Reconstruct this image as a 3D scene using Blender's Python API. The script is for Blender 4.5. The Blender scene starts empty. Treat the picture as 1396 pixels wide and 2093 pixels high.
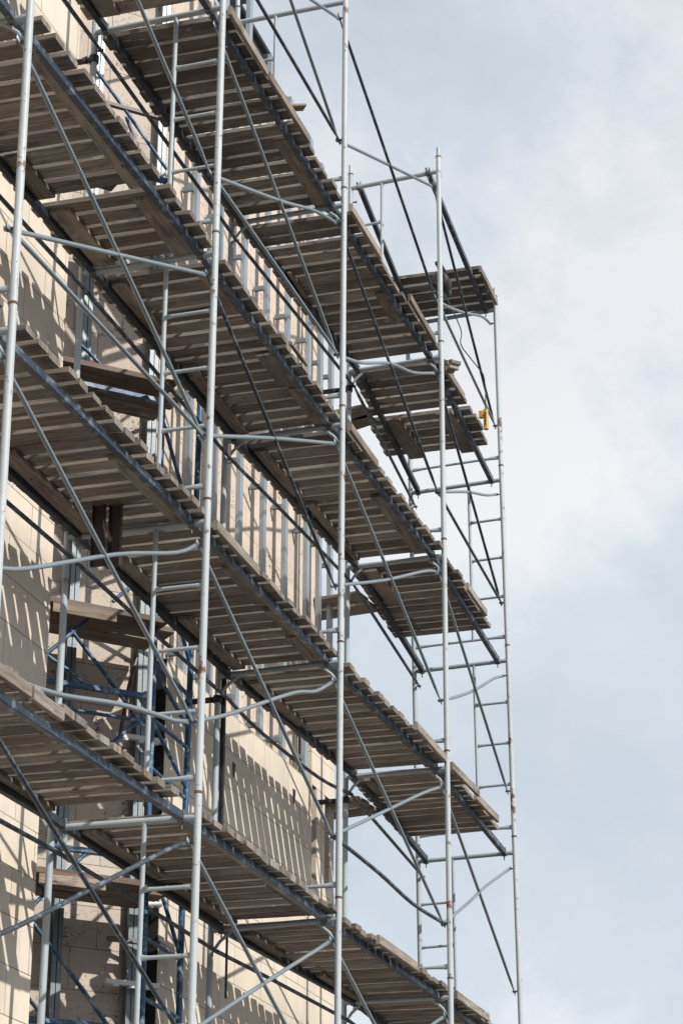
import bpy, bmesh, math, random
from mathutils import Vector, Matrix
rnd = random.Random(7)
sc = bpy.context.scene
col = sc.collection

# ------------------------------------------------------------ camera, sky, sun, exposure
PITCH, ROLL, FPX = 22.278, 0.215, 4936.4
cam = bpy.data.cameras.new("camera"); co = bpy.data.objects.new("camera", cam); col.objects.link(co)
co.location = (0, 0, 2.05)
co.rotation_euler = (Matrix.Rotation(math.radians(90 + PITCH), 3, 'X') @ Matrix.Rotation(math.radians(ROLL), 3, 'Z')).to_euler()
cam.sensor_fit = 'HORIZONTAL'; cam.sensor_width = 36.0; cam.lens = 36.0 * FPX / 1396.0
cam.clip_end = 3000
sc.camera = co
PHI = math.radians(72.918)                      # direction the scaffold row runs in
S = Vector((math.cos(PHI), math.sin(PHI), 0)); T = Vector((math.sin(PHI), -math.cos(PHI), 0)); U = Vector((0, 0, 1))
ORG = Vector((-0.0047, 17.5877, 0))
travel = (S * 0.55 - T * 1.22 - U * 1.0).normalized()
to_sun = -travel
SUN_EL = math.asin(to_sun.z); SUN_AZ = math.atan2(to_sun.x, to_sun.y)
sl = bpy.data.lights.new("sun", 'SUN'); so = bpy.data.objects.new("sun", sl); col.objects.link(so)
sl.energy = 4.9; sl.angle = math.radians(0.6); sl.color = (1.0, 0.93, 0.83)
so.location = (8, -8, 30); so.rotation_euler = to_sun.to_track_quat('Z', 'Y').to_euler()
sc.view_settings.view_transform = 'Standard'; sc.view_settings.look = 'None'
sc.view_settings.exposure = 0.0; sc.view_settings.gamma = 1.0
w = bpy.data.worlds.new("World"); sc.world = w; w.use_nodes = True
nt = w.node_tree; nt.nodes.clear(); L = nt.links.new
def wn(t, **k):
    n = nt.nodes.new(t)
    for a, b in k.items(): setattr(n, a, b)
    return n
out = wn('ShaderNodeOutputWorld'); sky = wn('ShaderNodeTexSky', sky_type='NISHITA', sun_disc=False)
sky.sun_elevation = SUN_EL; sky.sun_rotation = SUN_AZ
bg = wn('ShaderNodeBackground'); bg.inputs['Strength'].default_value = 0.12
bc = wn('ShaderNodeBackground'); bc.inputs['Strength'].default_value = 1.0
tc = wn('ShaderNodeTexCoord'); mp = wn('ShaderNodeMapping'); mp.inputs['Scale'].default_value = (2.2, 2.2, 2.7)
mp.inputs['Location'].default_value = (0.3, 16.7, 5.2)
n1 = wn('ShaderNodeTexNoise'); n1.inputs['Scale'].default_value = 2.3; n1.inputs['Detail'].default_value = 9; n1.inputs['Roughness'].default_value = 0.62; n1.inputs['Distortion'].default_value = 0.15
r1 = wn('ShaderNodeValToRGB')
r1.color_ramp.elements[0].position = 0.32; r1.color_ramp.elements[0].color = (0.64, 0.715, 0.785, 1)
r1.color_ramp.elements[1].position = 0.58; r1.color_ramp.elements[1].color = (0.95, 0.96, 0.97, 1)
e_ = r1.color_ramp.elements.new(0.46); e_.color = (0.74, 0.805, 0.87, 1)
n2 = wn('ShaderNodeTexNoise'); n2.inputs['Scale'].default_value = 1.1; n2.inputs['Detail'].default_value = 4
r2 = wn('ShaderNodeValToRGB'); r2.color_ramp.elements[0].position = 0.3; r2.color_ramp.elements[0].color = (0.82, 0.82, 0.82, 1)
r2.color_ramp.elements[1].position = 0.7; r2.color_ramp.elements[1].color = (0.97, 0.97, 0.97, 1)
mx = wn('ShaderNodeMixShader')
L(tc.outputs['Generated'], mp.inputs['Vector']); L(mp.outputs['Vector'], n1.inputs['Vector']); L(n1.outputs['Fac'], r1.inputs['Fac'])
L(mp.outputs['Vector'], n2.inputs['Vector']); L(n2.outputs['Fac'], r2.inputs['Fac'])
L(sky.outputs['Color'], bg.inputs['Color']); L(r1.outputs['Color'], bc.inputs['Color'])
L(r2.outputs['Color'], mx.inputs['Fac']); L(bg.outputs[0], mx.inputs[1]); L(bc.outputs[0], mx.inputs[2]); L(mx.outputs[0], out.inputs['Surface'])

# ------------------------------------------------------------ coordinates: s along the row, t outwards, z up
def W(s, t, z): return ORG + S * s + T * t + U * z
D45 = (S + T).normalized(); N45 = (T - S).normalized()
def WD(u, off, z): return W(-0.4, -1.5, z) - D45 * u + N45 * off     # on / in front of the slanted wall
HZ = {'T': 13.99, 'A': 11.99, 'B': 9.99, 'C': 7.99, 'D': 5.99, 'E': 3.99, 'F': 1.99}
LEV = 'TABCDEF'
# per-post deviations measured on the photograph: ds, dt, lean s per level, lean t per level, dz
DEV = {(0, 'o'): (-.073, -.019, .027, -.004, -.033), (1, 'o'): (.021, .002, .006, -.011, .028), (1, 'i'): (.041, -.021, -.012, -.005, .026),
       (2, 'o'): (.008, .006, 0, -.008, .024), (2, 'i'): (.01, -.011, -.001, -.01, .001), (3, 'o'): (-.028, .066, .004, .001, -.005),
       (3, 'i'): (.033, .108, -.011, -.007, .004), (4, 'o'): (-.021, -.055, .007, .021, -.015), (4, 'i'): (.009, -.076, -.005, .024, -.032),
       (0, 'i'): (-.03, -.01, .01, 0, -.02)}
def node(i, side, lev, dz=0.0, dt=0.0, ds=0.0):
    """point on a post of line i, dz above the header of lift lev"""
    k = LEV.index(lev) - dz / 2.0
    d = DEV.get((i, side), (0, 0, 0, 0, 0)); kk = max(-1, min(5.2, k)) - 2
    s = 3.0 * (i - 2) + d[0] + d[2] * kk + ds
    t = (-0.975 if side == 'i' else 0.0) + d[1] + d[3] * kk + dt
    return W(s, t, HZ['T'] - 2.0 * k + d[4])

# ------------------------------------------------------------ materials
def mat(name):
    m = bpy.data.materials.new(name); m.use_nodes = True
    t = m.node_tree; b = t.nodes['Principled BSDF']
    return m, t, b
def N(t, ty, **k):
    n = t.nodes.new(ty)
    for a, v in k.items():
        if a in n.inputs: n.inputs[a].default_value = v
        else: setattr(n, a, v)
    return n
def noise(t, vec, scale, detail=4, rough=.55, dist=0.0):
    n = N(t, 'ShaderNodeTexNoise', Scale=scale, Detail=detail, Roughness=rough, Distortion=dist)
    t.links.new(vec, n.inputs['Vector']); return n.outputs['Fac']
def ramp(t, fac, stops):
    r = t.nodes.new('ShaderNodeValToRGB'); e = r.color_ramp.elements
    e[0].position, e[0].color = stops[0][0], (*stops[0][1], 1)
    e[1].position, e[1].color = stops[-1][0], (*stops[-1][1], 1)
    for p, c in stops[1:-1]: x = e.new(p); x.color = (*c, 1)
    t.links.new(fac, r.inputs['Fac']); return r.outputs['Color']
def g(v): return (v, v, v)
def mix(t, fac, a, b, mode='MIX'):
    m = t.nodes.new('ShaderNodeMix'); m.data_type = 'RGBA'; m.blend_type = mode
    for s_, v in ((0, fac), (6, a), (7, b)):
        if isinstance(v, bpy.types.NodeSocket): t.links.new(v, m.inputs[s_])
        else: m.inputs[s_].default_value = v if s_ == 0 else (*v, 1)
    return m.outputs[2]
def bump(t, b, h, strength, dist=0.01):
    n = N(t, 'ShaderNodeBump', Strength=strength, Distance=dist); t.links.new(h, n.inputs['Height']); t.links.new(n.outputs['Normal'], b.inputs['Normal'])
def coords(t, scale=(1, 1, 1), uv=False):
    """texture space fixed to the thing, shifted at random from object to object"""
    tc = t.nodes.new('ShaderNodeTexCoord'); oi = t.nodes.new('ShaderNodeObjectInfo')
    a = t.nodes.new('ShaderNodeVectorMath'); a.operation = 'MULTIPLY_ADD'
    c = t.nodes.new('ShaderNodeCombineXYZ'); mm = N(t, 'ShaderNodeMath', operation='MULTIPLY'); mm.inputs[1].default_value = 37.0
    t.links.new(oi.outputs['Random'], mm.inputs[0]); t.links.new(mm.outputs[0], c.inputs[0]); t.links.new(mm.outputs[0], c.inputs[1]); t.links.new(mm.outputs[0], c.inputs[2])
    t.links.new(tc.outputs['UV' if uv else 'Object'], a.inputs[0]); a.inputs[1].default_value = scale; t.links.new(c.outputs[0], a.inputs[2])
    return a.outputs[0], oi.outputs['Random']

def paint(name, base, dark, rust_amt=.62, rough=.5, metallic=0.0, speck=.7, dust=None):
    m, t, b = mat(name); v, rn = coords(t)
    c = mix(t, noise(t, v, 3.0, 5), dark, base)
    c = mix(t, ramp(t, noise(t, v, 1.1, 3), [(.35, g(0)), (.75, g(.45))]), c, dark)
    if dust: c = mix(t, ramp(t, noise(t, v, 9, 8, .7), [(.52, g(0)), (.62, g(.8))]), c, dust)
    rust = ramp(t, noise(t, v, 5.5, 9, .72), [(rust_amt, g(0)), (rust_amt + .05, g(1))])
    c = mix(t, rust, c, (.13, .055, .03))
    vo = N(t, 'ShaderNodeTexVoronoi', Scale=26.0); t.links.new(v, vo.inputs['Vector'])
    sp = ramp(t, vo.outputs['Distance'], [(.10, g(speck)), (.17, g(0))])
    spm = mix(t, ramp(t, noise(t, v, 6, 2), [(.52, g(0)), (.6, g(1))]), (0, 0, 0), sp)
    c = mix(t, spm, c, (.07, .045, .035))
    t.links.new(c, b.inputs['Base Color']); b.inputs['Roughness'].default_value = rough; b.inputs['Metallic'].default_value = metallic
    bump(t, b, noise(t, v, 40, 4), .25, .004)
    return m
M = {}
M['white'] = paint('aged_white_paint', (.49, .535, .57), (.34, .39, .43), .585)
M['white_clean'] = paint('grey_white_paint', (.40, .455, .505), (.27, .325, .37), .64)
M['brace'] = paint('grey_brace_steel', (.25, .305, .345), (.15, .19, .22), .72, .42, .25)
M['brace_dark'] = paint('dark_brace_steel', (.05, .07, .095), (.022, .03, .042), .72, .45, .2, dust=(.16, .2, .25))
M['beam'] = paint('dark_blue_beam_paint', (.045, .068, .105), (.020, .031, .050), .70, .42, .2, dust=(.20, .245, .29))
M['beam_shaded'] = paint('shaded_blue_beam_paint', (.022, .032, .045), (.012, .017, .025), .72, .5, .1, dust=(.06, .08, .10))  # same beam paint, with the shade under the decks put into the colour
M['blue'] = paint('worn_blue_paint', (.025, .105, .23), (.014, .05, .12), .74, .45, 0, dust=(.30, .40, .48))
M['galv'] = paint('galvanised_steel', (.46, .51, .56), (.28, .33, .38), .80, .38, .55, speck=.1)
M['rail'] = paint('dull_rail_metal', (.22, .26, .29), (.15, .18, .20), .80, .45, .3, speck=.1)
M['black'] = paint('black_steel', (.018, .02, .026), (.01, .012, .016), .74, .5, .2)
M['rusty'] = paint('rusty_joint_metal', (.20, .14, .11), (.11, .065, .045), .48, .8)
M['clamp'] = paint('dull_clamp_metal', (.22, .22, .23), (.07, .07, .075), .56, .5, .4)
M['maroon'] = paint('brown_steel', (.065, .045, .045), (.035, .026, .028), .72, .5)
M['whitebar'] = paint('white_strip', (.78, .79, .80), (.60, .62, .64), .75, .5)

def wood(name, tones, edge=False):
    m, t, b = mat(name); tc = t.nodes.new('ShaderNodeTexCoord'); oi = t.nodes.new('ShaderNodeObjectInfo')
    uv = t.nodes.new('ShaderNodeUVMap')
    mm = N(t, 'ShaderNodeMath', operation='MULTIPLY'); mm.inputs[1].default_value = 53.0; t.links.new(oi.outputs['Random'], mm.inputs[0])
    c3 = t.nodes.new('ShaderNodeCombineXYZ')
    for k in range(3): t.links.new(mm.outputs[0], c3.inputs[k])
    def vec(sc_):
        a = t.nodes.new('ShaderNodeVectorMath'); a.operation = 'MULTIPLY_ADD'; t.links.new(tc.outputs['UV'], a.inputs[0]); a.inputs[1].default_value = sc_; t.links.new(c3.outputs[0], a.inputs[2]); return a.outputs[0]
    base = ramp(t, oi.outputs['Random'], tones)
    grain = noise(t, vec((2.2, 34, 1)), 1.0, 7, .62, .9)
    c = mix(t, ramp(t, grain, [(.30, g(.9)), (.56, g(0))]), base, (.045, .035, .028))
    patch = noise(t, vec((1.6, 4, 1)), 1.0, 4)
    c = mix(t, ramp(t, patch, [(.45, g(0)), (.75, g(.6))]), c, (.35, .328, .307))
    stain = noise(t, vec((3.1, 7, 3)), 1.0, 5, .6)
    c = mix(t, ramp(t, stain, [(.58, g(0)), (.72, g(.75))]), c, (.045, .036, .03))
    kn = N(t, 'ShaderNodeTexVoronoi', Scale=1.0); t.links.new(vec((3.2, 9, 1)), kn.inputs['Vector'])
    sp_ = noise(t, vec((7, 16, 2)), 1.0, 6, .7)
    c = mix(t, ramp(t, sp_, [(.60, g(0)), (.68, g(.75))]), c, (.46, .44, .42))
    lg = noise(t, vec((.9, 1.2, 5)), 1.0, 3)
    c = mix(t, ramp(t, lg, [(.35, g(.55)), (.60, g(0))]), c, (.07, .06, .053))
    c = mix(t, ramp(t, kn.outputs['Distance'], [(.05, g(.85)), (.10, g(0))]), c, (.05, .03, .018))
    t.links.new(c, b.inputs['Base Color']); b.inputs['Roughness'].default_value = .85
    bump(t, b, grain, .5, .006)
    return m
M['wood'] = wood('weathered_wood', [(0, (.20, .178, .162)), (.2, (.33, .305, .283)), (.4, (.19, .168, .152)), (.55, (.265, .238, .216)), (.75, (.34, .30, .262)), (.88, (.25, .205, .165)), (1, (.15, .137, .127))])
M['wood_tan'] = wood('tan_weathered_wood', [(0, (.235, .197, .163)), (.25, (.34, .30, .258)), (.5, (.215, .18, .152)), (.75, (.29, .238, .19)), (1, (.18, .155, .135))])
M['wood_dark'] = wood('dark_weathered_wood', [(0, (.13, .118, .11)), (.25, (.20, .183, .17)), (.5, (.105, .095, .09)), (.75, (.17, .148, .13)), (1, (.14, .128, .122))])
M['wood_red'] = wood('reddish_board_wood', [(0, (.19, .125, .09)), (.5, (.25, .17, .125)), (1, (.16, .11, .085))])
M['wood2'] = wood('scuffed_board_wood', [(0, (.27, .225, .19)), (.5, (.33, .28, .23)), (1, (.25, .22, .19))])
M['wood3'] = wood('warm_board_wood', [(0, (.34, .25, .17)), (1, (.42, .33, .25))])

def cladding():
    m, t, b = mat('smooth_stone_cladding')
    uv = t.nodes.new('ShaderNodeTexCoord').outputs['UV']
    br = N(t, 'ShaderNodeTexBrick', Scale=1.0); t.links.new(uv, br.inputs['Vector'])
    for k, v_ in (('Brick Width', .655), ('Row Height', .3125), ('Mortar Size', .0034), ('Mortar Smooth', 0.1), ('Bias', 0.0)): br.inputs[k].default_value = v_
    br.inputs['Color1'].default_value = (.71, .64, .55, 1); br.inputs['Color2'].default_value = (.62, .56, .48, 1); br.inputs['Mortar'].default_value = (.10, .085, .065, 1)
    c = mix(t, ramp(t, noise(t, uv, 1.7, 6, .6), [(.38, g(0)), (.66, g(.6))]), br.outputs['Color'], (.48, .43, .365))
    mp_ = N(t, 'ShaderNodeMapping'); t.links.new(uv, mp_.inputs['Vector']); mp_.inputs['Scale'].default_value = (9, .8, 1)
    c = mix(t, ramp(t, noise(t, mp_.outputs[0], 1.0, 5, .6), [(.5, g(0)), (.8, g(.4))]), c, (.41, .365, .31))
    t.links.new(c, b.inputs['Base Color']); b.inputs['Roughness'].default_value = .75
    h = mix(t, br.outputs['Fac'], g(1), g(0)); bump(t, b, h, .5, .004)
    return m
def travertine(name, row, width, pinkish, mort=.003):
    m, t, b = mat(name)
    uv = t.nodes.new('ShaderNodeTexCoord').outputs['UV']
    br = N(t, 'ShaderNodeTexBrick', Scale=1.0); t.links.new(uv, br.inputs['Vector'])
    for k, v_ in (('Brick Width', width), ('Row Height', row), ('Mortar Size', mort), ('Mortar Smooth', .1), ('Bias', 0.0)): br.inputs[k].default_value = v_
    a, c_ = ((.66, .57, .50), (.60, .52, .455)) if pinkish else ((.53, .475, .43), (.47, .42, .38))
    br.inputs['Color1'].default_value = (*a, 1); br.inputs['Color2'].default_value = (*c_, 1); br.inputs['Mortar'].default_value = (.13, .11, .09, 1)
    c = mix(t, ramp(t, noise(t, uv, 2.4, 7, .65), [(.35, g(0)), (.7, g(.5))]), br.outputs['Color'], (.40, .34, .28))
    c = mix(t, ramp(t, noise(t, uv, 30, 4, .6), [(.45, g(0)), (.75, g(.35))]), c, (.62, .54, .46))
    mask = ramp(t, noise(t, uv, 1.9, 3), [(.48, g(0)), (.60, g(1))])
    vo = N(t, 'ShaderNodeTexNoise', Scale=24.0, Detail=3.0, Roughness=.6, Distortion=1.5); t.links.new(uv, vo.inputs['Vector'])
    pits = mix(t, mask, g(0), ramp(t, vo.outputs['Fac'], [(.60, g(0)), (.65, g(1))]))
    vo2 = N(t, 'ShaderNodeTexNoise', Scale=60.0, Detail=3.0); t.links.new(uv, vo2.inputs['Vector'])
    p2 = ramp(t, vo2.outputs['Fac'], [(.66, g(0)), (.69, g(.8))])
    pp = mix(t, 1.0, pits, p2, 'LIGHTEN')
    c = mix(t, pp, c, (.15, .115, .09))
    t.links.new(c, b.inputs['Base Color']); b.inputs['Roughness'].default_value = .9
    hh = mix(t, br.outputs['Fac'], mix(t, pp, g(1), g(.2)), g(0)); bump(t, b, hh, .8, .01)
    return m
M['clad'] = cladding()
M['trav'] = travertine('pitted_stone', .310, .42, False)
M['rough'] = travertine('rough_pitted_stone', .62, .62, True, .002)
def plain(name, c, rough=.8, metallic=0, em=None):
    m, t, b = mat(name); v, rn = coords(t)
    cc = mix(t, noise(t, v, 4, 5), tuple(x * .75 for x in c), c)
    t.links.new(cc, b.inputs['Base Color']); b.inputs['Roughness'].default_value = rough; b.inputs['Metallic'].default_value = metallic
    bump(t, b, noise(t, v, 30, 3), .15, .003)
    return m
M['void'] = plain('black_membrane', (.012, .012, .014))
M['concrete'] = plain('concrete', (.34, .32, .29), .9)
M['yellow'] = plain('yellow_plastic', (.55, .31, .03), .45)
M['green'] = plain('green_paint', (.008, .05, .04), .4)
M['rubber'] = plain('black_rubber', (.02, .02, .022), .6)
M['glass'] = plain('dark_glass', (.03, .035, .04), .1)
def ground_mat():
    m, t, b = mat('dusty_ground'); tc = t.nodes.new('ShaderNodeTexCoord').outputs['Object']
    c = mix(t, ramp(t, noise(t, tc, .25, 8, .6), [(.35, g(0)), (.65, g(1))]), (.095, .085, .075), (.07, .065, .06))
    c = mix(t, ramp(t, noise(t, tc, 3.0, 6, .7), [(.5, g(0)), (.7, g(.5))]), c, (.13, .12, .105))
    t.links.new(c, b.inputs['Base Color']); b.inputs['Roughness'].default_value = .95
    bump(t, b, noise(t, tc, 8, 8, .7), .6, .03); return m
M['ground'] = ground_mat()

# ------------------------------------------------------------ mesh collector
class MB:
    def __init__(s): s.v = []; s.f = []; s.uv = []; s.sm = []
    def quad(s, pts, uvs=None, smooth=False):
        i = len(s.v); s.v += [Vector(p) for p in pts]; n = len(pts)
        s.f.append(tuple(range(i, i + n))); s.uv.append(uvs or [(0, 0)] * n); s.sm.append(smooth)
    def box(s, c, ax, ay, az, lx, ly, lz, bev=0.0, warp=None, jit=0):
        """box centred at c; ax is the long (grain) axis. bev cuts the long edges."""
        ax, ay, az = Vector(ax), Vector(ay), Vector(az)
        hx, hy, hz = lx / 2, ly / 2, lz / 2
        if bev > 0:
            prof = [(-hy + bev, -hz), (hy - bev, -hz), (hy, -hz + bev), (hy, hz - bev), (hy - bev, hz), (-hy + bev, hz), (-hy, hz - bev), (-hy, -hz + bev)]
        else: prof = [(-hy, -hz), (hy, -hz), (hy, hz), (-hy, hz)]
        n = len(prof); nseg = 4 if warp else 1
        def P(fx, y, z):
            dz = dy = 0
            if warp: dz = warp[0] * (1 - (2 * fx - 1) ** 2) + warp[1] * (2 * fx - 1) * (y / hy); dy = warp[2] * (2 * fx - 1)
            return c + ax * (lx * (fx - .5)) + ay * (y + dy) + az * (z + dz)
        per = [0.0]
        for k in range(n):
            a, b_ = prof[k], prof[(k + 1) % n]; per.append(per[-1] + math.hypot(a[0] - b_[0], a[1] - b_[1]))
        for j in range(nseg):
            f0, f1 = j / nseg, (j + 1) / nseg
            for k in range(n):
                a, b_ = prof[k], prof[(k + 1) % n]
                s.quad([P(f0, *a), P(f1, *a), P(f1, *b_), P(f0, *b_)], [(f0 * lx, per[k]), (f1 * lx, per[k]), (f1 * lx, per[k + 1]), (f0 * lx, per[k + 1])])
        s.quad([P(0, *q) for q in prof], [(q[1] * .3, q[0]) for q in prof]); s.quad([P(1, *q) for q in reversed(prof)], [(q[1] * .3 + 1, q[0]) for q in reversed(prof)])
        return s
    def tube(s, pts, r, seg=12, cap=True, flat=None, flatdir=None):
        """pts polyline, r radius or list; flat: list of squash factors along flatdir"""
        pts = [Vector(p) for p in pts]; n = len(pts); rs = r if isinstance(r, (list, tuple)) else [r] * n
        rings = []; prev = None
        for i, p in enumerate(pts):
            d = (pts[min(i + 1, n - 1)] - pts[max(i - 1, 0)]).normalized()
            if flatdir is not None: x = (Vector(flatdir) - d * d.dot(Vector(flatdir))).normalized()
            elif prev is None: x = d.orthogonal().normalized()
            else: x = (prev - d * d.dot(prev)).normalized()
            prev = x; y = d.cross(x); fl = flat[i] if flat else 1.0; wd = 1.0 + (1 - fl) * .35
            rings.append([p + x * (math.cos(a) * rs[i] * fl) + y * (math.sin(a) * rs[i] * wd) for a in (2 * math.pi * k / seg for k in range(seg))])
        for i in range(n - 1):
            for k in range(seg):
                k2 = (k + 1) % seg
                s.quad([rings[i][k], rings[i][k2], rings[i + 1][k2], rings[i + 1][k]], smooth=True)
        if cap: s.quad(list(reversed(rings[0]))); s.quad(rings[-1])
        return s
    def wall(s, p0, p1, z0, z1, u0=0.0, off=(0, 0)):
        """vertical rectangle with metric uv"""
        p0, p1 = Vector(p0), Vector(p1); l = (p1 - p0).length
        s.quad([p0 + U * z0, p1 + U * z0, p1 + U * z1, p0 + U * z1], [(u0, z0 + off[1]), (u0 + l, z0 + off[1]), (u0 + l, z1 + off[1]), (u0, z1 + off[1])])
        return s
    def build(s, name, material, parent=None, loc=None, label=None, merge=True):
        base = parent_loc(parent) if parent else (Vector(loc) if loc is not None else sum(s.v, Vector()) / len(s.v))
        me = bpy.data.meshes.new(name); me.from_pydata([tuple(v - base) for v in s.v], [], s.f)
        uvl = me.uv_layers.new(name='UVMap'); i = 0; flat_uv = []
        for u in s.uv:
            for a in u: flat_uv += [a[0], a[1]]
        uvl.data.foreach_set('uv', flat_uv)
        me.polygons.foreach_set('use_smooth', s.sm)
        if merge:
            bm = bmesh.new(); bm.from_mesh(me); bmesh.ops.remove_doubles(bm, verts=bm.verts, dist=1e-5)
            for e in bm.edges:
                if len(e.link_faces) == 2 and e.link_faces[0].smooth != e.link_faces[1].smooth: e.smooth = False
            bm.to_mesh(me); bm.free()
        me.materials.append(M[material]); me.update()
        o = bpy.data.objects.new(name, me); col.objects.link(o)
        if parent: o.parent = parent; o['_b'] = list(base)
        else: o.location = base; o['_b'] = list(base)
        if label: o['label'] = label
        return o
def parent_loc(p): return Vector(p['_b'])
def thing(name, loc, label, cat, group=None):
    o = bpy.data.objects.new(name, None); col.objects.link(o); o.location = loc; o.empty_display_size = .1; o['_b'] = list(loc)
    return tag(o, label, cat, group)
def tag(o, label, cat, group=None):
    o['label'] = label; o['category'] = cat
    if group: o['group'] = group
    return o
def smoothpath(pts, n=5):
    out_ = []; P = [pts[0]] + list(pts) + [pts[-1]]
    for i in range(1, len(P) - 2):
        for k in range(n):
            t_ = k / n; a, b, c, d = P[i - 1], P[i], P[i + 1], P[i + 2]
            out_.append(.5 * ((2 * b) + (c - a) * t_ + (2 * a - 5 * b + 4 * c - d) * t_ ** 2 + (3 * b - a - 3 * c + d) * t_ ** 3))
    return out_ + [Vector(pts[-1])]

# ------------------------------------------------------------ ground
mb = MB(); R_ = 900
mb.quad([(-R_, -R_, 0), (R_, -R_, 0), (R_, R_, 0), (-R_, R_, 0)])
gd = mb.build('ground', 'ground', loc=(0, 0, 0)); gd['kind'] = 'structure'

# ------------------------------------------------------------ building
TOP = 14.72; SK = -0.38
bld = thing('building', W(0, -3, 0), 'stone clad building under construction behind the scaffolding', 'building')
# structural body (slightly behind the claddings), footprint in s,t
foot = [(-16, -1.34), (-2.62, -1.34), (-2.62, -3.72), (-0.42, -1.52), (-0.40, -1.42), (3.93, -1.42), (3.93, -9), (-16, -9)]
mb = MB(); 
for a, b in zip(foot, foot[1:] + foot[:1]):
    if a == (-2.62, -3.72) or a == (-0.40, -1.42): continue
    mb.wall(W(*a, 0), W(*b, 0), 0, TOP)
mb.quad([W(*q, TOP) for q in foot])
mb.build('concrete_shell', 'concrete', bld)
# slanted stone wall of the recess
mb = MB(); mb.wall(WD(3.4, 0, 0), WD(0.0, 0, 0), 0, TOP, 0.0, (0, -.19 + .31 * 0)); mb.build('slanted_stone_wall', 'trav', bld)
# rough wall behind the studs
mb = MB(); mb.wall(W(-0.40, -1.42, 0), W(3.93, -1.42, 0), 0, TOP, 0.0); mb.build('rough_stone_wall', 'rough', bld)
# smooth cladding, left part (with thickness and end face)
def slab(name, s0, s1, z0, z1, t0, t1, material, off=(0, 0), label=None):
    m_ = MB(); m_.wall(W(s0, t1, 0), W(s1, t1, 0), z0, z1, s0 + 20, off)
    m_.wall(W(s1, t1, 0), W(s1, t0, 0), z0, z1, 0, off); m_.wall(W(s0, t0, 0), W(s0, t1, 0), z0, z1, 0, off)
    m_.quad([W(s0, t0, z1), W(s0, t1, z1), W(s1, t1, z1), W(s1, t0, z1)]); m_.quad([W(s0, t0, z0), W(s1, t0, z0), W(s1, t1, z0), W(s0, t1, z0)])
    return m_.build(name, material, bld, label=label)
JO = (-.08, -(7.97 % .3125))
slab('cladding', -16, -2.60, 0, TOP, -1.335, -1.27, 'clad', JO)
# right part: lower, stops at a stepped top with window openings
JR = (.21, -(7.72 % .3125))
slab('cladding', SK, 3.28, 0, 8.04, -1.335, -1.27, 'clad', JR)
slab('cladding', 3.28, 3.96, 0, 7.18, -1.335, -1.27, 'clad', JR)
slab('cladding', 3.43, 3.68, 7.18, 8.04, -1.335, -1.275, 'clad', JR)
slab('cladding', 3.82, 3.96, 7.18, 8.04, -1.335, -1.275, 'clad', JR)
slab('cladding', 3.28, 3.96, 8.04, 8.9, -1.335, -1.275, 'clad', JR)
slab('window', 3.285, 3.425, 7.19, 8.03, -1.41, -1.40, 'void'); slab('window', 3.685, 3.815, 7.19, 8.03, -1.41, -1.40, 'void')
slab('window_mullion', 3.74, 3.765, 7.19, 8.03, -1.36, -1.33, 'galv')
# return of the right wall into the recess, black membrane
mb = MB(); mb.wall(W(SK - .004, -1.52, 0), W(SK - .004, -1.275, 0), 0, 8.03); mb.build('membrane', 'void', bld)
# studs in front of the rough wall
for s_, z0, z1 in [(.62, 8.05, 15.2), (1.26, 8.05, 15.15), (1.89, 8.05, 14.88), (2.50, 8.05, 14.77), (3.14, 8.05, 14.68), (3.52, 8.92, 14.60), (3.88, 8.92, 14.60), (0.02, 8.05, 15.2)]:
    mb = MB(); dp = .032; wd_ = .078; th = .004
    mb.box(W(s_ - wd_ / 2 - th / 2, -1.285 - dp / 2, (z0 + z1) / 2), U, T, S, z1 - z0, dp * .96, th); mb.box(W(s_ + wd_ / 2, -1.285 - dp / 2, (z0 + z1) / 2), U, T, S, z1 - z0, dp * .96, th)
    mb.box(W(s_ - th / 2, -1.285 + th / 2, (z0 + z1) / 2), U, S, T, z1 - z0, wd_ + th, th); mb.box(W(s_ - th / 2, -1.285 - dp - th / 2, (z0 + z1) / 2), U, S, T, z1 - z0, wd_ + th, th)
    st = mb.build('stud', 'galv', bld)
    for zb in (8.22, 10.38, 12.4, 14.4):
        if zb < z0: continue
        m2 = MB(); m2.box(W(s_ - .062, -1.355, zb + rnd.uniform(-.06, .06)), T, S, U, .10, .035, .045, bev=.004); m2.build('bracket', 'rail', st)
# roof edge: dark steel beam and short stand-offs
mb = MB(); mb.tube([W(-2.3, -1.60, 15.46), W(2.75, -1.60, 15.40)], .05, 10); mb.build('roof_rail', 'black', bld)
MB().tube([W(-2.3, -1.60, 15.32), W(2.7, -1.60, 15.24)], .035, 10).build('roof_rail', 'black', bld)
for s_ in (-1.5, .3, 2.1): MB().tube([W(s_, -1.6, 14.7), W(s_, -1.6, 15.42)], .025, 8).build('roof_rail_post', 'black', bld)
for s_, zt in ((1.28, 15.15), (1.9, 14.88), (2.50, 14.77), (3.14, 14.68)):
    mb = MB(); mb.box(W(s_ - .02, -1.43, zt - .022), T, S, U, .22, .09, .045); mb.build('roof_bracket', 'beam', bld)
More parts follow.
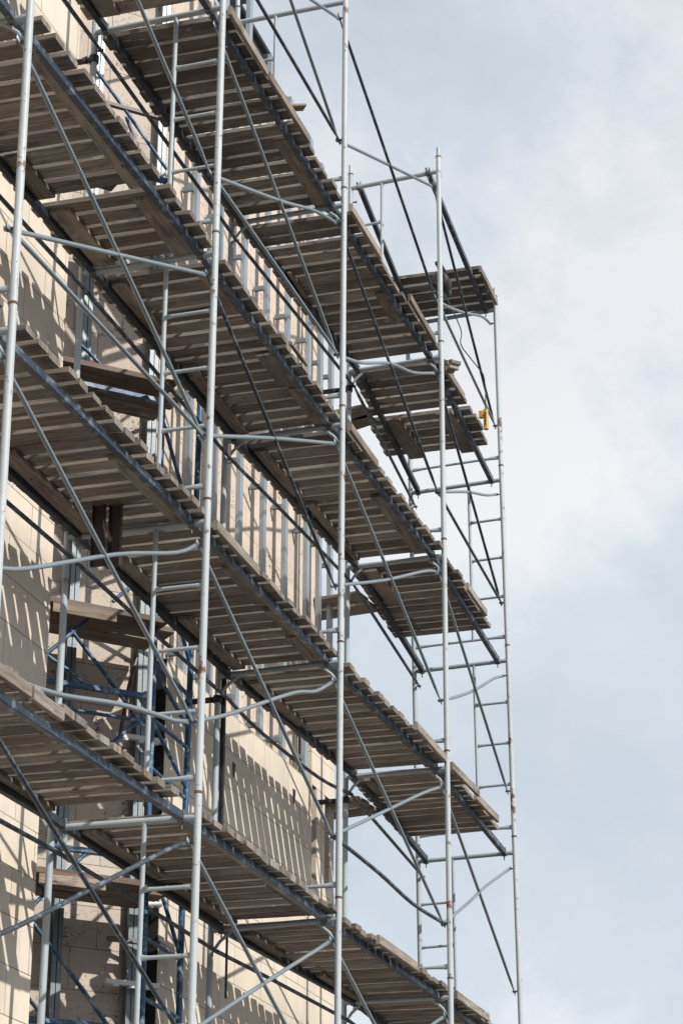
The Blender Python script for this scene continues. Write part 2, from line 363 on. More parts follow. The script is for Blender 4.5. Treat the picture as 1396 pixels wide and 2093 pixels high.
# slanted wall: paired guide rails, white strips
def rail(name, u, o0, wd_, z0, z1, material='galv'):
    mb = MB()
    for du in (-wd_ / 4 - .002, wd_ / 4 + .002): mb.box(WD(u + du, o0 + .02, (z0 + z1) / 2), U, D45, N45, z1 - z0, wd_ / 2 - .003, .035)
    mb.box(WD(u, o0, (z0 + z1) / 2), U, D45, N45, z1 - z0, wd_ - .004, .012)
    return mb.build(name, material, bld)
rail('guide_rail', .58, .03, .075, 1.0, 14.6, 'rail'); rail('guide_rail', -.0, .05, .075, 1.0, 14.6, 'rail')
for z_ in (5.50, 6.10, 7.345):
    mb = MB(); mb.box(WD(.05, .21, z_), D45, N45, U, .42, .045, .034)
    for k in (-.12, .0, .13): mb.box(WD(.05 + k, .21, z_ - .022), D45, N45, U, .045, .04, .02)
    mb.build('white_strip', 'whitebar', bld)
mb = MB(); mb.box(WD(.05, .21, 5.81), D45, N45, U, .40, .045, .034); mb.build('dark_strip', 'clamp', bld)
for zz, uu in ((5.44, .18), (8.16, .2)):
    pass
# little black wedges and clip boxes on the right wall
for s_, z_ in ((1.165, 7.585), (2.75, 7.79)):
    mb = MB(); mb.quad([W(s_ - .035, -1.262, z_ + .05), W(s_ + .035, -1.262, z_ + .05), W(s_ + .012, -1.262, z_ - .07), W(s_ - .012, -1.262, z_ - .07)])
    mb.quad([W(s_ - .035, -1.262, z_ + .05), W(s_ - .035, -1.272, z_ + .05), W(s_ + .035, -1.272, z_ + .05), W(s_ + .035, -1.262, z_ + .05)]); mb.build('wedge', 'black', bld)

# ------------------------------------------------------------ scaffold frames
LINE = ['leftmost', 'second', 'middle', 'fourth', 'rightmost']
LVL = {'T': 'topmost', 'A': 'second from top', 'B': 'third from top', 'C': 'fourth from top', 'D': 'fifth from top', 'E': 'second lowest', 'F': 'ground level'}
ladder = {(0, 'T'): 'o', (0, 'A'): 'o', (1, 'T'): 'o', (1, 'A'): 'o', (1, 'B'): 'o', (1, 'C'): 'o', (1, 'D'): 'o', (2, 'T'): 'i', (3, 'T'): 'i', (4, 'T'): 'i', (4, 'A'): 'o', (4, 'B'): 'o', (4, 'C'): 'i', (4, 'D'): 'o'}
DZT = .165                                       # header to the joint above it
def flare_rung(a, b, r=.0135):
    a, b = Vector(a), Vector(b); fs = [0, .03, .12, .2, .5, .8, .88, .97, 1]; 
    pts = [a.lerp(b, f) for f in fs]
    rs = [r * 1.5, r * 1.5, r * 1.15, r, r, r, r * 1.15, r * 1.5, r * 1.5]
    return MB().tube(pts, rs, 10, flat=[.45, .5, .85, 1, 1, 1, .85, .5, .45], flatdir=(b - a).cross(U))
def frame(i, lev):
    o0 = node(i, 'o', lev); i0 = node(i, 'i', lev)
    kind = ladder.get((i, lev))
    desc = {'o': 'rungs by outer post', 'i': 'rungs by inner post', None: 'corner struts'}[kind]
    fr = thing('scaffold_frame', node(i, 'o', lev, -1.835), 'white tubular frame with %s, %s lift, %s upright line' % (desc, LVL[lev], LINE[i]), 'scaffold frame', 'scaffold frames stacked in upright lines')
    for side in 'oi':
        r = .0245 if side == 'o' else .0235
        a = node(i, side, lev, -1.83); b = node(i, side, lev, DZT - .004)
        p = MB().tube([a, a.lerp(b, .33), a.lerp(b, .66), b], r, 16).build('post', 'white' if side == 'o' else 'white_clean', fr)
        MB().tube([b - U * .007, b + U * .005], r + .0032, 16).build('joint_ring', 'rusty', p)
        top_end = (lev == 'T' and i >= 2) or (lev == 'A' and i == 99)
        if top_end:
            MB().tube([b, b + U * .10], r * .80, 14).build('spigot', 'white', p)
        for zz in (-.16, -1.37):                                       # brace pins
            q = node(i, side, lev, zz); inn = -T if side == 'o' else T
            m_ = MB(); m_.tube([q, q + inn * .058], .007, 8); m_.tube([q + inn * .050, q + inn * .064], .0125, 8); m_.build('brace_pin', 'clamp', p)
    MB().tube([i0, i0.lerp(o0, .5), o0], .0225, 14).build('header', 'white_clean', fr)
    lo, li = node(i, 'o', lev, -1.74), node(i, 'i', lev, -1.74)
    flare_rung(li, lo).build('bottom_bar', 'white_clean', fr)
    if kind:
        f = .36; 
        def mid(dz):
            a, b = (node(i, 'o', lev, dz), node(i, 'i', lev, dz)) if kind == 'o' else (node(i, 'i', lev, dz), node(i, 'o', lev, dz))
            return a, a.lerp(b, f)
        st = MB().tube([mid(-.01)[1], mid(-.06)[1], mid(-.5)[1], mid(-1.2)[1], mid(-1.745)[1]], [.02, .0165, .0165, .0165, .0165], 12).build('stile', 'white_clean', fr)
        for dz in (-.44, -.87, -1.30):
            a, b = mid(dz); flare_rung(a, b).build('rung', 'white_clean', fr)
    else:
        for side in 'oi':
            a = node(i, side, lev, -.17); h0, h1 = (o0, i0) if side == 'o' else (i0, o0); b = h0.lerp(h1, .17) - U * .012
            MB().tube([a, a.lerp(b, .25) + U * .0, a.lerp(b, .5) + (h0 - h1).normalized() * .012, b], .0125, 10, flat=[.5, 1, 1, .6], flatdir=S).build('corner_strut', 'white_clean', fr)
    return fr
for i in range(5):
    for lev in LEV: frame(i, lev)
# base plates under the lowest frames
for i in range(5):
    for side in 'oi':
        q = node(i, side, 'F', -1.83); b = Vector((q.x, q.y, 0.0))
        m_ = MB(); m_.tube([b + U * .012, q + U * .02], .018, 10); m_.box(b + U * .008, S, T, U, .15, .15, .012); m_.tube([b + U * .09, b + U * .11], .04, 6)
        tag(m_.build('base_jack', 'clamp', loc=b), 'base jack on the ground under %s post of the %s upright line' % ('outer' if side == 'o' else 'inner', LINE[i]), 'base jack', 'base jacks under the posts')

# ------------------------------------------------------------ braces
GB = 'brace tubes between the scaffold posts'
def brace(a, b, label, material='brace', bends=(), r=.0145, t_side=None):
    """bends: (fraction, sag up)"""
    a, b = Vector(a), Vector(b)
    d = (b - a).normalized(); pts = [a, a.lerp(b, .012)]
    if bends:
        for f, dz in bends: pts.append(a.lerp(b, f) + U * dz + T * dz * .4)
    else:
        w_ = rnd.uniform(-.006, .006); pts += [a.lerp(b, .35) + U * w_, a.lerp(b, .7) + U * w_ * .7]
    pts += [a.lerp(b, .988), b]; path = smoothpath(pts, 4); n = len(path)
    ln = (b - a).length
    fl = []
    for p in path:
        e = min((p - a).length, (b - p).length); fl.append(.35 if e < .05 else (.35 + .65 * min(1, (e - .05) / .06)))
    base = min(a, b, key=lambda q: q.z)
    root = thing('brace_tube', base, label, 'brace', GB)
    MB().tube(path, r, 10, flat=fl, flatdir=T).build('tube', material, root)
    for q in (a, b): MB().tube([q - T * .018, q + T * .018], .011, 8).build('end_bolt', 'clamp', root)
    return root
BAY = ['leftmost', 'second', 'third', 'rightmost']
CTR = {}
def outer(i, kind, lev, bends=(), material='brace', r=.0145):
    dt = {'steep': -.052, 'shallow': -.058, 'level': -.045}[kind]
    up = node(i, 'o', lev, -.16, dt); lo = node(i, 'o', lev, -1.37, dt)
    up2 = node(i + 1, 'o', lev, -.16, dt); lo2 = node(i + 1, 'o', lev, -1.37, dt)
    a, b = {'steep': (up, lo2), 'shallow': (lo, up2), 'level': (lo, lo2)}[kind]
    sh = 'bent ' if bends else 'straight '
    tone = 'dark ' if material == 'brace_dark' else 'grey '
    desc = {'steep': 'steep diagonal', 'shallow': 'crossing diagonal', 'level': 'guard rail'}[kind]
    brace(a, b, sh + tone + desc + ' tube, outer side, %s bay, %s lift' % (BAY[i], LVL[lev]), material, bends, r)
dk = 'brace_dark'
spec = [
 (0, 'steep', 'B'), (0, 'shallow', 'B'), (0, 'level', 'B'), (0, 'steep', 'C'), (0, 'shallow', 'C', [(.16, -.035), (.56, -.005), (.88, -.035)]),
 (0, 'steep', 'D', (), dk), (0, 'shallow', 'D', [(.2, -.03), (.6, 0), (.9, .02)], 'beamish'), (0, 'steep', 'A'), (0, 'steep', 'E'), (0, 'shallow', 'E'),
 (1, 'steep', 'T'), (1, 'level', 'T', (), dk), (1, 'shallow', 'T'), (1, 'steep', 'A'), (1, 'shallow', 'A', [(.25, .0), (.54, .005), (.78, .028)]), (1, 'level', 'A'),
 (1, 'steep', 'B', (), dk), (1, 'shallow', 'B', [(.5, .012)]), (1, 'steep', 'C'), (1, 'shallow', 'C', [(.22, -.02), (.55, 0), (.72, -.0), (.87, -.035)]),
 (1, 'steep', 'D'), (1, 'shallow', 'D', [(.5, .01)]), (1, 'steep', 'E'),
 (2, 'steep', 'T', (), dk), (2, 'shallow', 'T', (), 'brace'), (2, 'steep', 'A', (), dk), (2, 'shallow', 'A', [(.24, -.028), (.5, .012), (.76, -.03)]),
 (2, 'steep', 'B'), (2, 'shallow', 'B', [(.45, -.006), (.8, .03), (.93, .025)]), (2, 'steep', 'C'), (2, 'shallow', 'C', [(.5, .012), (.8, .02)]), (2, 'level', 'C', [(.38, -.004), (.7, -.03)], dk, .0165),
 (2, 'steep', 'D'), (2, 'shallow', 'D', [(.8, .02)]),
 (3, 'steep', 'T', (), dk), (3, 'shallow', 'T', [(.2, -.02), (.5, -.01), (.8, .03)]), (3, 'level', 'T'), (3, 'steep', 'A', (), dk), (3, 'shallow', 'A', [(.2, .01), (.5, .015), (.8, -.01)]), (3, 'level', 'A', (), dk),
 (3, 'steep', 'B'), (3, 'shallow', 'B', [(.25, -.03), (.55, -.035), (.82, .01)]), (3, 'steep', 'C'), (3, 'shallow', 'C', [(.35, .0), (.6, .03)]), (3, 'steep', 'D'), (3, 'shallow', 'D')]
for sp in spec:
    i, kind, lev = sp[:3]; bends = sp[3] if len(sp) > 3 else (); m_ = sp[4] if len(sp) > 4 else 'brace'; r = sp[5] if len(sp) > 5 else .0145
    if m_ == 'beamish': m_ = dk
    outer(i, kind, lev, bends, m_, r)
brace(W(-5.42, -.09, 6.12), node(1, 'o', 'C', -1.37, -.07), 'pale bent tube rising from the deck edge to the second upright line, bottom left', 'brace', [(.2, -.01), (.5, .01), (.75, .0), (.88, -.012)], .0155)
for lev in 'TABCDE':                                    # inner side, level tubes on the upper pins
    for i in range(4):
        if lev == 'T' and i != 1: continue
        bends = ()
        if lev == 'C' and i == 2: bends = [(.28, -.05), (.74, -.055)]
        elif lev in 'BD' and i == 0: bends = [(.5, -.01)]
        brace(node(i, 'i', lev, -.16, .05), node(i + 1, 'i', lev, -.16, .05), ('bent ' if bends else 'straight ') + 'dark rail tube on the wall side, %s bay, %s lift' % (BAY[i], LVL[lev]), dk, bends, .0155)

# ------------------------------------------------------------ deck bearers (steel channels hooked on the headers)
def bearer(i, side, lev):
    dt = -.105 if side == 'o' else .085
    a = node(i, side, lev, 0, dt, .035); b = node(i + 1, side, lev, 0, dt, -.035)
    if i < 0: a = b - S * 2.93
    d = (b - a).normalized(); ln = (b - a).length; y = d.cross(U).normalized()
    where = ('outer' if side == 'o' else 'wall side')
    root = thing('deck_bearer', a, 'dark blue steel beam under %s edge, %s deck, %s bay' % (where, LVL[lev], BAY[i] if i >= 0 else 'cut off left'), 'steel beam', 'steel bearers under the decks')
    c = (a + b) / 2; m_ = MB()
    c = c + U * .012
    m_.box(c - T * (.002 if side == 'o' else -.002), d, y, U, ln, .046, .056, bev=.003)
    m_.build('channel', 'beam' if side == 'o' else 'beam_shaded', root)  # wall side bearers take the copy with shade painted in
    for q, sg in ((a, -1), (b, 1)):
        m_ = MB(); e = q + d * (sg * .033)
        m_.tube([e - T * .022, e + T * .022], .032, 12); m_.tube([e - T * .02 + U * .02, e - T * .02 + U * .062], .007, 6); m_.tube([e + T * .012 + U * .02, e + T * .012 + U * .058], .007, 6)
        m_.tube([e - T * .02 + U * .045, e - T * .02 + U * .057], .012, 6); m_.tube([e + T * .0 - U * .02, e + T * .0 - U * .07], .006, 6)
        m_.build('clamp', 'clamp', root)
bays = [('A', -1), ('B', -1), ('C', -1), ('D', -1)] + [(l, i) for l in 'ABCD' for i in range(4)] + [('T', 3)]
for lev, i in bays:
    for side in 'oi': bearer(i, side, lev)

# ------------------------------------------------------------ deck panels: planks nailed on battens
def deck_h(lev, s): return HZ[lev] + (.02 if s < 0 else -.005)
def toff(side, s, lev):
    i = max(0, min(3, int(math.floor(s / 3.0)) + 2)); f = max(0, min(1, (s - 3.0 * (i - 2)) / 3.0)); k = LEV.index(lev) - 2
    a, b = DEV[(i, side)], DEV[(i + 1, side)]
    return (a[1] + a[3] * k) * (1 - f) + (b[1] + b[3] * k) * f
def panel(lev, s0, s1, label, bo=None, bi=None, shift=0.0, slope=0.0, w0=.140, gap=.050, skip=()):
    if lev in 'CD' and s0 > -3: w0, gap = .144, .046
    z0 = deck_h(lev, (s0 + s1) / 2) + .046
    n = max(1, round((s1 - s0 + gap) / (w0 + gap))); pitch = (s1 - s0 + gap) / n
    root = thing('plank_platform', W(s0, -.5, z0), label, 'platform', 'plank platforms on the scaffold')
    th = .042
    base_tone = {'A': ['wood_dark', 'wood', 'wood_dark'], 'B': ['wood', 'wood', 'wood_dark'], 'C': ['wood', 'wood', 'wood_tan'], 'D': ['wood', 'wood', 'wood_tan'], 'T': ['wood_dark']}[lev]
    if s0 < -2.9: base_tone = ['wood_tan', 'wood_tan', 'wood', 'wood_dark']
    dth = .030                                         # planks lie directly on the bearers, battens hang below between them
    for k in range(n):
        if k in skip: continue
        wv = rnd.choice([rnd.uniform(-.020, .004), rnd.uniform(-.016, .006), rnd.uniform(-.01, .01), rnd.uniform(.016, .036)]); wd_ = pitch - gap + wv; c_s = s0 + k * pitch + (pitch - gap) / 2 + rnd.uniform(-.004, .004)
        to = rnd.uniform(-.03, .01) + shift + toff('o', c_s, lev); ti = -rnd.uniform(.975, .998) + shift + toff('i', c_s, lev) + (-.11 if shift else 0)
        tk = th + rnd.uniform(-.005, .006); rot = rnd.uniform(-.006, .006); ax = (T + S * rot).normalized(); ay = U.cross(ax)
        c = W(c_s, (to + ti) / 2, z0 + tk / 2 + rnd.uniform(0, .004) + (slope * (c_s - s0)))
        MB().box(c, ax, ay, U, to - ti, wd_, tk, bev=rnd.choice([.003, .005, .007]), warp=(rnd.uniform(-.003, .006), rnd.uniform(-.004, .004), rnd.uniform(-.002, .002))).build('plank', rnd.choice(base_tone), root)
    if bo:
        for (a, b, wd_) in bo:
            MB().box(W((a + b) / 2, -.138 - wd_ / 2 + toff('o', (a + b) / 2, lev), z0 - .016), S, T, U, b - a, wd_, .028, bev=.003, warp=(rnd.uniform(-.003, .003), 0, rnd.uniform(-.006, .006))).build('batten', 'wood2', root)
    if bi:
        for (a, b, wd_) in bi:
            MB().box(W((a + b) / 2, -.860 + wd_ / 2 + toff('i', (a + b) / 2, lev), z0 - .016), S, T, U, b - a, wd_, .028, bev=.003, warp=(rnd.uniform(-.003, .003), 0, rnd.uniform(-.006, .006))).build('batten', 'wood2', root)
    return root
def pl(lev, bay, n_, extra=''): return 'grey brown plank platform, %s, %s bay, %s deck%s' % (n_, BAY[bay] if bay >= 0 else 'cut off left', LVL[lev], extra)
P_ = [
 ('A', -9.0, -6.1, pl('A', -1, 'whole length'), None, None, 0), ('B', -9.0, -6.12, pl('B', -1, 'whole length'), None, None, 0), ('C', -9.0, -6.12, pl('C', -1, 'whole length'), None, None, 0), ('D', -9.0, -6.1, pl('D', -1, 'whole length'), None, None, 0),
 ('A', -5.8, -4.45, pl('A', 0, 'left half'), [(-5.7, -4.5, .13)], None, 0), ('A', -4.38, -3.06, pl('A', 0, 'right half'), None, [(-4.2, -3.1, .14)], 0),
 ('B', -5.88, -3.97, pl('B', 0, 'left half'), [(-5.6, -3.95, .10)], [(-4.55, -3.99, .12)], 0), ('B', -3.84, -2.99, pl('B', 0, 'right half', ', wide scarred battens'), [(-3.8, -2.98, .15)], [(-3.8, -3.0, .15)], 0),
 ('C', -5.85, -4.4, pl('C', 0, 'left half'), None, [(-5.8, -4.6, .08)], 0), ('C', -4.37, -2.93, pl('C', 0, 'right half'), [(-4.1, -2.95, .10)], [(-4.35, -3.0, .12)], 0),
 ('D', -5.85, -4.6, pl('D', 0, 'left half'), None, None, 0), ('D', -4.57, -3.31, pl('D', 0, 'right half'), None, [(-4.3, -3.33, .06)], 0),
 ('A', -2.78, -1.5, pl('A', 1, 'left half'), None, None, 0), ('A', -1.46, .02, pl('A', 1, 'right half'), [(-1.1, .0, .11)], None, 0),
 ('B', -2.75, -1.4, pl('B', 1, 'left half'), [(-2.72, -2.05, .10)], [(-2.7, -1.9, .11)], 0), ('B', -1.36, .03, pl('B', 1, 'right half'), [(-2.0 + .66, -.75, .13), (-.72, .0, .09)], [(-1.3, .0, .10)], 0),
 ('C', -2.78, -1.3, pl('C', 1, 'left half'), [(-2.1, -1.35, .08)], [(-2.7, -1.8, .11)], 0), ('C', -1.26, .03, pl('C', 1, 'right half'), [(-1.2, -.65, .07), (-.6, .0, .11)], [(-1.2, .0, .11)], 0),
 ('D', -2.8, -1.35, pl('D', 1, 'left half'), [(-2.75, -2.2, .08)], [(-2.75, -1.5, .11)], 0), ('D', -1.31, .02, pl('D', 1, 'right half'), [(-1.1, -.1, .06)], [(-1.2, .0, .10)], 0),
 ('A', .22, 1.5, pl('A', 2, 'left half'), None, [(1.0, 1.5, .04)], 0), ('A', 1.54, 2.90, pl('A', 2, 'right half'), [(1.6, 2.2, .10)], None, 0),
 ('B', .22, 1.4, pl('B', 2, 'left half'), None, [(.3, 1.3, .10)], 0), ('B', 1.44, 2.94, pl('B', 2, 'right half'), [(1.5, 2.9, .11)], [(1.5, 2.9, .08)], 0),
 ('C', .22, 1.5, pl('C', 2, 'left half'), None, [(.3, 1.48, .10)], 0), ('C', 1.54, 2.95, pl('C', 2, 'right half'), [(2.0, 2.94, .035)], None, 0),
 ('D', .22, 1.7, pl('D', 2, 'left half'), None, [(.3, 1.1, .09)], 0), ('D', 1.74, 3.24, pl('D', 2, 'right half'), None, [(1.9, 3.1, .07)], 0),
 ('T', 5.10, 6.06, pl('T', 3, 'far end'), None, None, 0), ('A', 3.2, 4.16, pl('A', 3, 'left half'), None, None, 0),
 ('A', 4.28, 5.18, pl('A', 3, 'middle', ', ends sticking out'), [(4.24, 5.24, .17)], [(4.24, 5.24, .17)], .03),
 ('B', 3.2, 4.1, pl('B', 3, 'left half'), None, [(3.2, 4.1, .15)], 0), ('B', 4.14, 5.15, pl('B', 3, 'middle'), None, None, 0),
 ('C', 3.2, 4.2, pl('C', 3, 'left half'), None, [(3.2, 3.7, .08)], 0), ('C', 4.24, 5.32, pl('C', 3, 'right half'), None, None, 0),
 ('D', 3.32, 4.6, pl('D', 3, 'left half'), None, None, 0), ('D', 4.64, 5.95, pl('D', 3, 'right half'), None, None, 0)]
for p in P_: panel(p[0], p[1], p[2], p[3], p[4], p[5], p[6])

# loose edge boards fixed along the outer plank ends
def edge(lev, a, b, n_, dz=.02, h=.085, t_=.045):
    t_ += toff('o', (a + b) / 2, lev) - .008; c = W((a + b) / 2, t_, HZ[lev] + dz)
    m_ = MB().box(c, S, T, U, b - a, .030, h * .85, bev=.004, warp=(rnd.uniform(-.006, .006), 0, rnd.uniform(-.008, .008)))
    tag(m_.build('edge_board', 'wood2', loc=W(a, t_, HZ[lev] + dz)), 'narrow board on plank ends, %s deck, %s' % (LVL[lev], n_), 'board', 'boards along the outer deck edges')
edge('C', -2.93, -2.03, 'right of the second line'); edge('D', -6.1, -5.64, 'cut off left piece'); edge('D', -5.6, -5.2, 'split end, bottom left')
edge('B', .05, .85, 'right of the middle line'); edge('A', .05, .92, 'right of the middle line'); edge('A', 1.75, 2.66, 'ending at the fourth line')
edge('A', -2.95, -2.10, 'right of the second line'); edge('A', -2.05, -1.08, 'past mid second bay'); edge('B', 3.86, 4.62, 'right end of rightmost bay')
edge('C', 1.84, 2.83, 'ending at the fourth line', .05); edge('C', 3.08, 4.0, 'right of the fourth line', .05); edge('C', 4.05, 4.9, 'at the right end', .04)
edge('D', .82, 1.87, 'in the middle of the third bay', .04); edge('A', 3.12, 3.95, 'right of the fourth line', .03, .085, -.005); edge('D', 3.1, 4.2, 'right of the fourth line', .04)
edge('T', 5.12, 5.92, 'by the rightmost line', .05, .085, .012)
edge('B', -1.25, -.85, 'lying on second bay planks', .16, .035, -.02)

# boards round the far building corner
for lev, z_, q in (('A', -.02, [(3.72, -1.02), (3.86, -1.95)]), ('B', 0, [(3.62, -1.02), (3.75, -2.0)]), ('C', 0, [(3.62, -1.0), (3.8, -2.0)])):
    ax = (W(*q[1], 0) - W(*q[0], 0)).normalized(); ay = U.cross(ax)
    for k in range(2 if lev != 'A' else 2):
        c = (W(*q[0], 0) + W(*q[1], 0)) / 2 + U * (HZ[lev] + z_ + .0) + S * (.18 + .30 * k) + T * (.02 * k)
        m_ = MB().box(c, (ax + S * (.25 if lev == 'A' and k else 0)).normalized(), ay, U, 1.15, .24, .035, bev=.004)
        tag(m_.build('corner_board', 'wood2'), 'short board round the building corner at the %s deck, %s' % (LVL[lev], ('nearer one', 'farther one')[k]), 'board', 'boards round the building corner')

# ------------------------------------------------------------ blue scaffold standing in the recess
bs = thing('blue_scaffold', WD(.6, .7, 0), 'older dark blue scaffold bay standing in the recess in front of the stone wall', 'scaffold bay')
def btube(pts, r=.018, name='tube', material='blue'): return MB().tube(pts, r, 10).build(name, material, bs)
def BD(u, z, o=.7): return WD(u, o, z)
btube([W(-1.02, -1.13, 0), W(-1.02, -1.13, 6), W(-1.02, -1.13, 13.2)], .024, 'post'); btube([W(-.25, -1.13, 0), W(-.29, -1.13, 6), W(-.19, -1.13, 11.2)], .024, 'post')
btube([BD(2.3, 0), BD(2.3, 12.9)], .024, 'post')
for zt in (3.4, 5.08, 6.30, 7.51, 9.91, 11.85):
    m_ = MB().box((BD(.21, zt) + BD(2.3, zt)) / 2, D45, N45, U, 2.09, .045, .04, bev=.004); m_.build('beam', 'blue', bs)
btube([BD(.22, 7.32), BD(1.4, 7.32)], .014, 'brace', 'blue')
for z0 in (5.6, 7.72, 12.3, 9.9 + .1):
    pass
for (u0, z0, u1, z1) in [(.93, 8.02, .24, 7.28), (1.45, 7.25, .68, 8.06), (1.03, 7.71, .66, 7.50), (.52, 8.20, .36, 8.36), (.55, 7.05, .22, 7.36),
                         (1.03, 5.76, .40, 5.06), (1.25, 5.60, .60, 6.33), (1.3, 6.2, .9, 5.95), (1.1, 5.3, .55, 4.75), (.95, 12.80, .21, 11.96), (.58, 12.34, .44, 12.0), (1.2, 9.95, .45, 9.2), (.9, 10.25, .7, 10.1)]:
    btube([BD(u0, z0), BD((u0 + u1) / 2, (z0 + z1) / 2 + .01), BD(u1, z1)], .0145, 'brace')
m_ = MB().box(BD(.48, 12.42), D45, N45, U, .6, .04, .03); m_.build('cross_bar', 'maroon', bs)
for (s0, z0, s1, z1) in [(-1.0, 7.78, -.24, 7.76), (-.98, 7.35, -.25, 7.34), (-1.0, 7.74, -.27, 7.50), (-1.0, 7.33, -.27, 7.02), (-1.0, 6.98, -.27, 6.94), (-1.05, 5.73, -.32, 5.72), (-1.05, 5.31, -.32, 5.29), (-1.0, 9.75, -.22, 9.1), (-1.0, 9.1, -.22, 9.05), (-1.0, 10.3, -.2, 10.32), (-1.0, 10.9, -.2, 10.3), (-1.0, 8.7, -.25, 8.0), (-1.02, 6.4, -.3, 5.75)]:
    m_ = MB().tube([W(s0, -1.13, z0), W(s1, -1.13, z1)], .0155, 10); m_.build('cross_bar', 'blue', bs)
MB().tube([W(-.82, -1.35, 7.9), W(-.98, -1.35, 7.55), W(-1.05, -1.36, 7.22)], .017, 8).build('old_prop', 'clamp', bs)
# boards lying on its cross beams
for z_, nm in ((8.09, 'in the fourth deck level'), (10.02, 'in the third deck level'), (6.09, 'in the lowest deck level'), (11.98, 'in the second deck level')):
    for k, (o_, dz_, u0, u1) in enumerate(((.72, 0, .12, 2.4), (.50, .002, -.02, 2.4), (.28, -.003, .02, 2.4))):
        if z_ > 11: u0 += .45
        m_ = MB().box((BD(u0, z_ + dz_, o_) + BD(u1, z_ + dz_, o_)) / 2, (D45 + N45 * rnd.uniform(-.02, .02) + U * rnd.uniform(-.006, .006)).normalized(), N45, U, u1 - u0, .205, .045, bev=.004, warp=(.006, 0, 0))
        tag(m_.build('recess_board', 'wood_red'), 'long wooden board across the wall recess %s, %s of three' % (nm, ('front', 'middle', 'rear')[k]), 'board', 'boards across the recess')
    if z_ < 9: 
        m_ = MB().box(BD(.78, z_ - .05, .80), D45, N45, U, .5, .03, .075, bev=.003)
        tag(m_.build('board_cleat', 'wood3'), 'short wooden cleat under the front recess board %s' % nm, 'wood block', 'cleats under the recess boards')

# ------------------------------------------------------------ wall ties
def tie(i, lev, dz, nm):
    a = node(i, 'i', lev, dz); b = Vector(a) - T * .27; root = thing('wall_tie', a, 'black bolted wall bracket of the %s' % nm, 'bracket', 'black wall ties')
    m_ = MB(); m_.box((a + b) / 2, T, S, U, (a - b).length, .012, .045); m_.build('bar', 'black', root)
    m_ = MB(); m_.tube([a - U * .028, a + U * .028], .036, 12); m_.build('collar', 'black', root)
    for f in (.25, .5):
        q = a.lerp(b, f); m_ = MB(); m_.tube([q - S * .03, q + S * .012], .016, 8); m_.build('bolt', 'clamp', root)
tie(1, 'A', -.23, 'second upright line, near the top'); tie(2, 'C', -.19, 'middle upright line above the smooth cladding'); tie(3, 'C', -.21, 'fourth upright line beside the small windows'); tie(3, 'A', -.18, 'fourth upright line at the rough wall')

# ------------------------------------------------------------ hoist, cable, pendant
def WT(s, t, z): return W(s, t, z)
hq = W(4.50, -.32, 13.60)
h = thing('hoist', hq, 'small dark electric hoist with green motor hanging under the top right deck', 'hoist')
MB().tube([hq - S * .09, hq - S * .07, hq + S * .07, hq + S * .09], [.07, .095, .095, .07], 18).build('drum_housing', 'rubber', h)
MB().tube([hq + S * .09 + U * .0, hq + S * .10, hq + S * .24, hq + S * .25], [.04, .05, .05, .04], 16).build('motor', 'green', h)
m_ = MB(); m_.box(hq + U * .17, S, T, U, .25, .06, .03); m_.box(hq + U * .13, U, S, T, .12, .03, .05); m_.build('mount', 'black', h)
tag(MB().tube([hq - U * .1, W(4.50, -.32, 12.9), W(4.51, -.32, 12.35)], .0035, 6).build('lifting_rope', 'rubber'), 'thin hoist rope hanging down beside the fourth post', 'rope')
cab = [W(4.50, -.30, 13.5), W(4.4, -.1, 13.0), W(4.2, -.05, 12.72), W(4.6, -.05, 12.75), W(4.99, -.05, 12.80), W(5.16, -.05, 12.80), W(5.22, -.05, 12.66), W(5.13, -.03, 12.50), W(5.07, -.015, 12.385)]
tag(MB().tube(smoothpath(cab, 5), .006, 6).build('control_cable', 'rubber'), 'thin dark cable from the hoist to the yellow pendant', 'cable')
pq = W(5.07, -.015, 12.27)
pd = thing('pendant_control', pq - U * .12, 'yellow hand control hanging on a cable beside the rightmost post', 'pendant control')
m_ = MB(); m_.box(pq, U, S, T, .22, .05, .045, bev=.010); m_.build('body', 'yellow', pd)
m_ = MB(); m_.box(pq + U * .06 - T * .045, U, S, T, .07, .05, .05, bev=.01); m_.build('trigger_guard', 'yellow', pd)
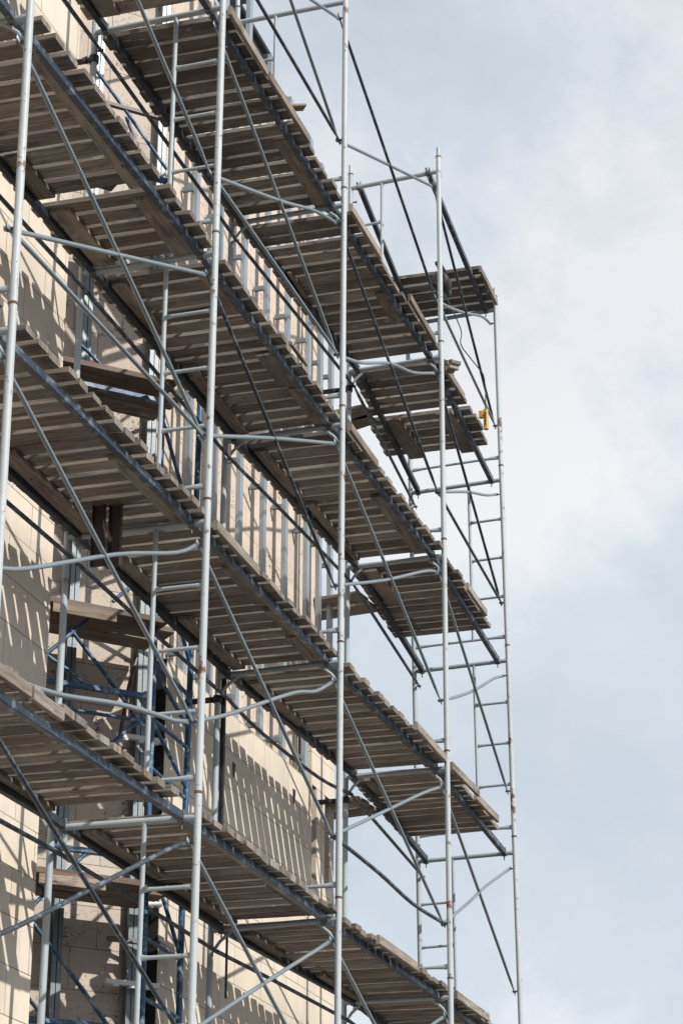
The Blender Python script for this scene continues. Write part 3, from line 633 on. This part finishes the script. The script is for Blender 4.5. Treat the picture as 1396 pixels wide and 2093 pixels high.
for k in range(5): MB().tube([pq - U * (.06 - .03 * k) - S * .028, pq - U * (.06 - .03 * k) - S * .037], .009, 8).build('button', 'rubber', pd)
MB().tube([pq + U * .115, pq + U * .15], [.012, .007], 8).build('cable_gland', 'rubber', pd)

# ------------------------------------------------------------ loose bits
tb = thing('timber_bundle', W(3.1, .09, 11.93), 'bundle of short grey timber offcuts tied beside the fourth post at the second deck', 'timber')
for k, (dt, dz, rr) in enumerate(((0, 0, .035), (.045, .02, .03), (.02, .06, .032), (.065, .065, .03), (-.02, .05, .028))):
    MB().box(W(3.14, .085 + dt, 11.93 + dz), (S * .9 + T * .35 + U * .2).normalized(), (T * .9 - S * .35).normalized(), U, .15, rr * 1.5, rr * 1.5, bev=.008).build('offcut', 'wood', tb)
sb = thing('steel_profile', W(-3.35, -.72, 7.6), 'two dark brown steel profiles hanging upright under the fourth deck, left', 'steel profile')
for k in (-.045, .06):
    m_ = MB(); c = W(-3.33 + k * .3, -.57 + k, 7.86); m_.box(c, U, T, S, .46, .085, .008); m_.box(c + T * .04 - S * .015, U, T, S, .46, .006, .03); m_.box(c - T * .04 - S * .015, U, T, S, .46, .006, .03); m_.build('profile', 'maroon', sb)
m_ = MB(); m_.box(W(.07, -.97, 7.3), U, S, T, 1.6, .042, .03); tag(m_.build('steel_bar', 'black'), 'long black steel bar upright beside the inner post of the middle line', 'steel bar')
m_ = MB(); m_.box(W(.03, -.885, 5.72), U, S, T, .48, .028, .01); m_.tube([W(.03, -.885, 5.50) - T * .005, W(.03, -.885, 5.50) + T * .005], .016, 10); tag(m_.build('steel_strap', 'black'), 'short black strap with a rounded end hanging from the lowest deck', 'strap')
tag(MB().box(W(-1.32, .0, 12.17), (T * .8 + S * .6 + U * .25).normalized(), (S * .8 - T * .6).normalized(), U, .2, .09, .022, bev=.003).build('offcut', 'wood3'), 'short pale wood offcut lying on the second deck near the roof edge', 'wood offcut')
for o in bpy.data.objects:
    if '_b' in o.keys(): del o['_b']
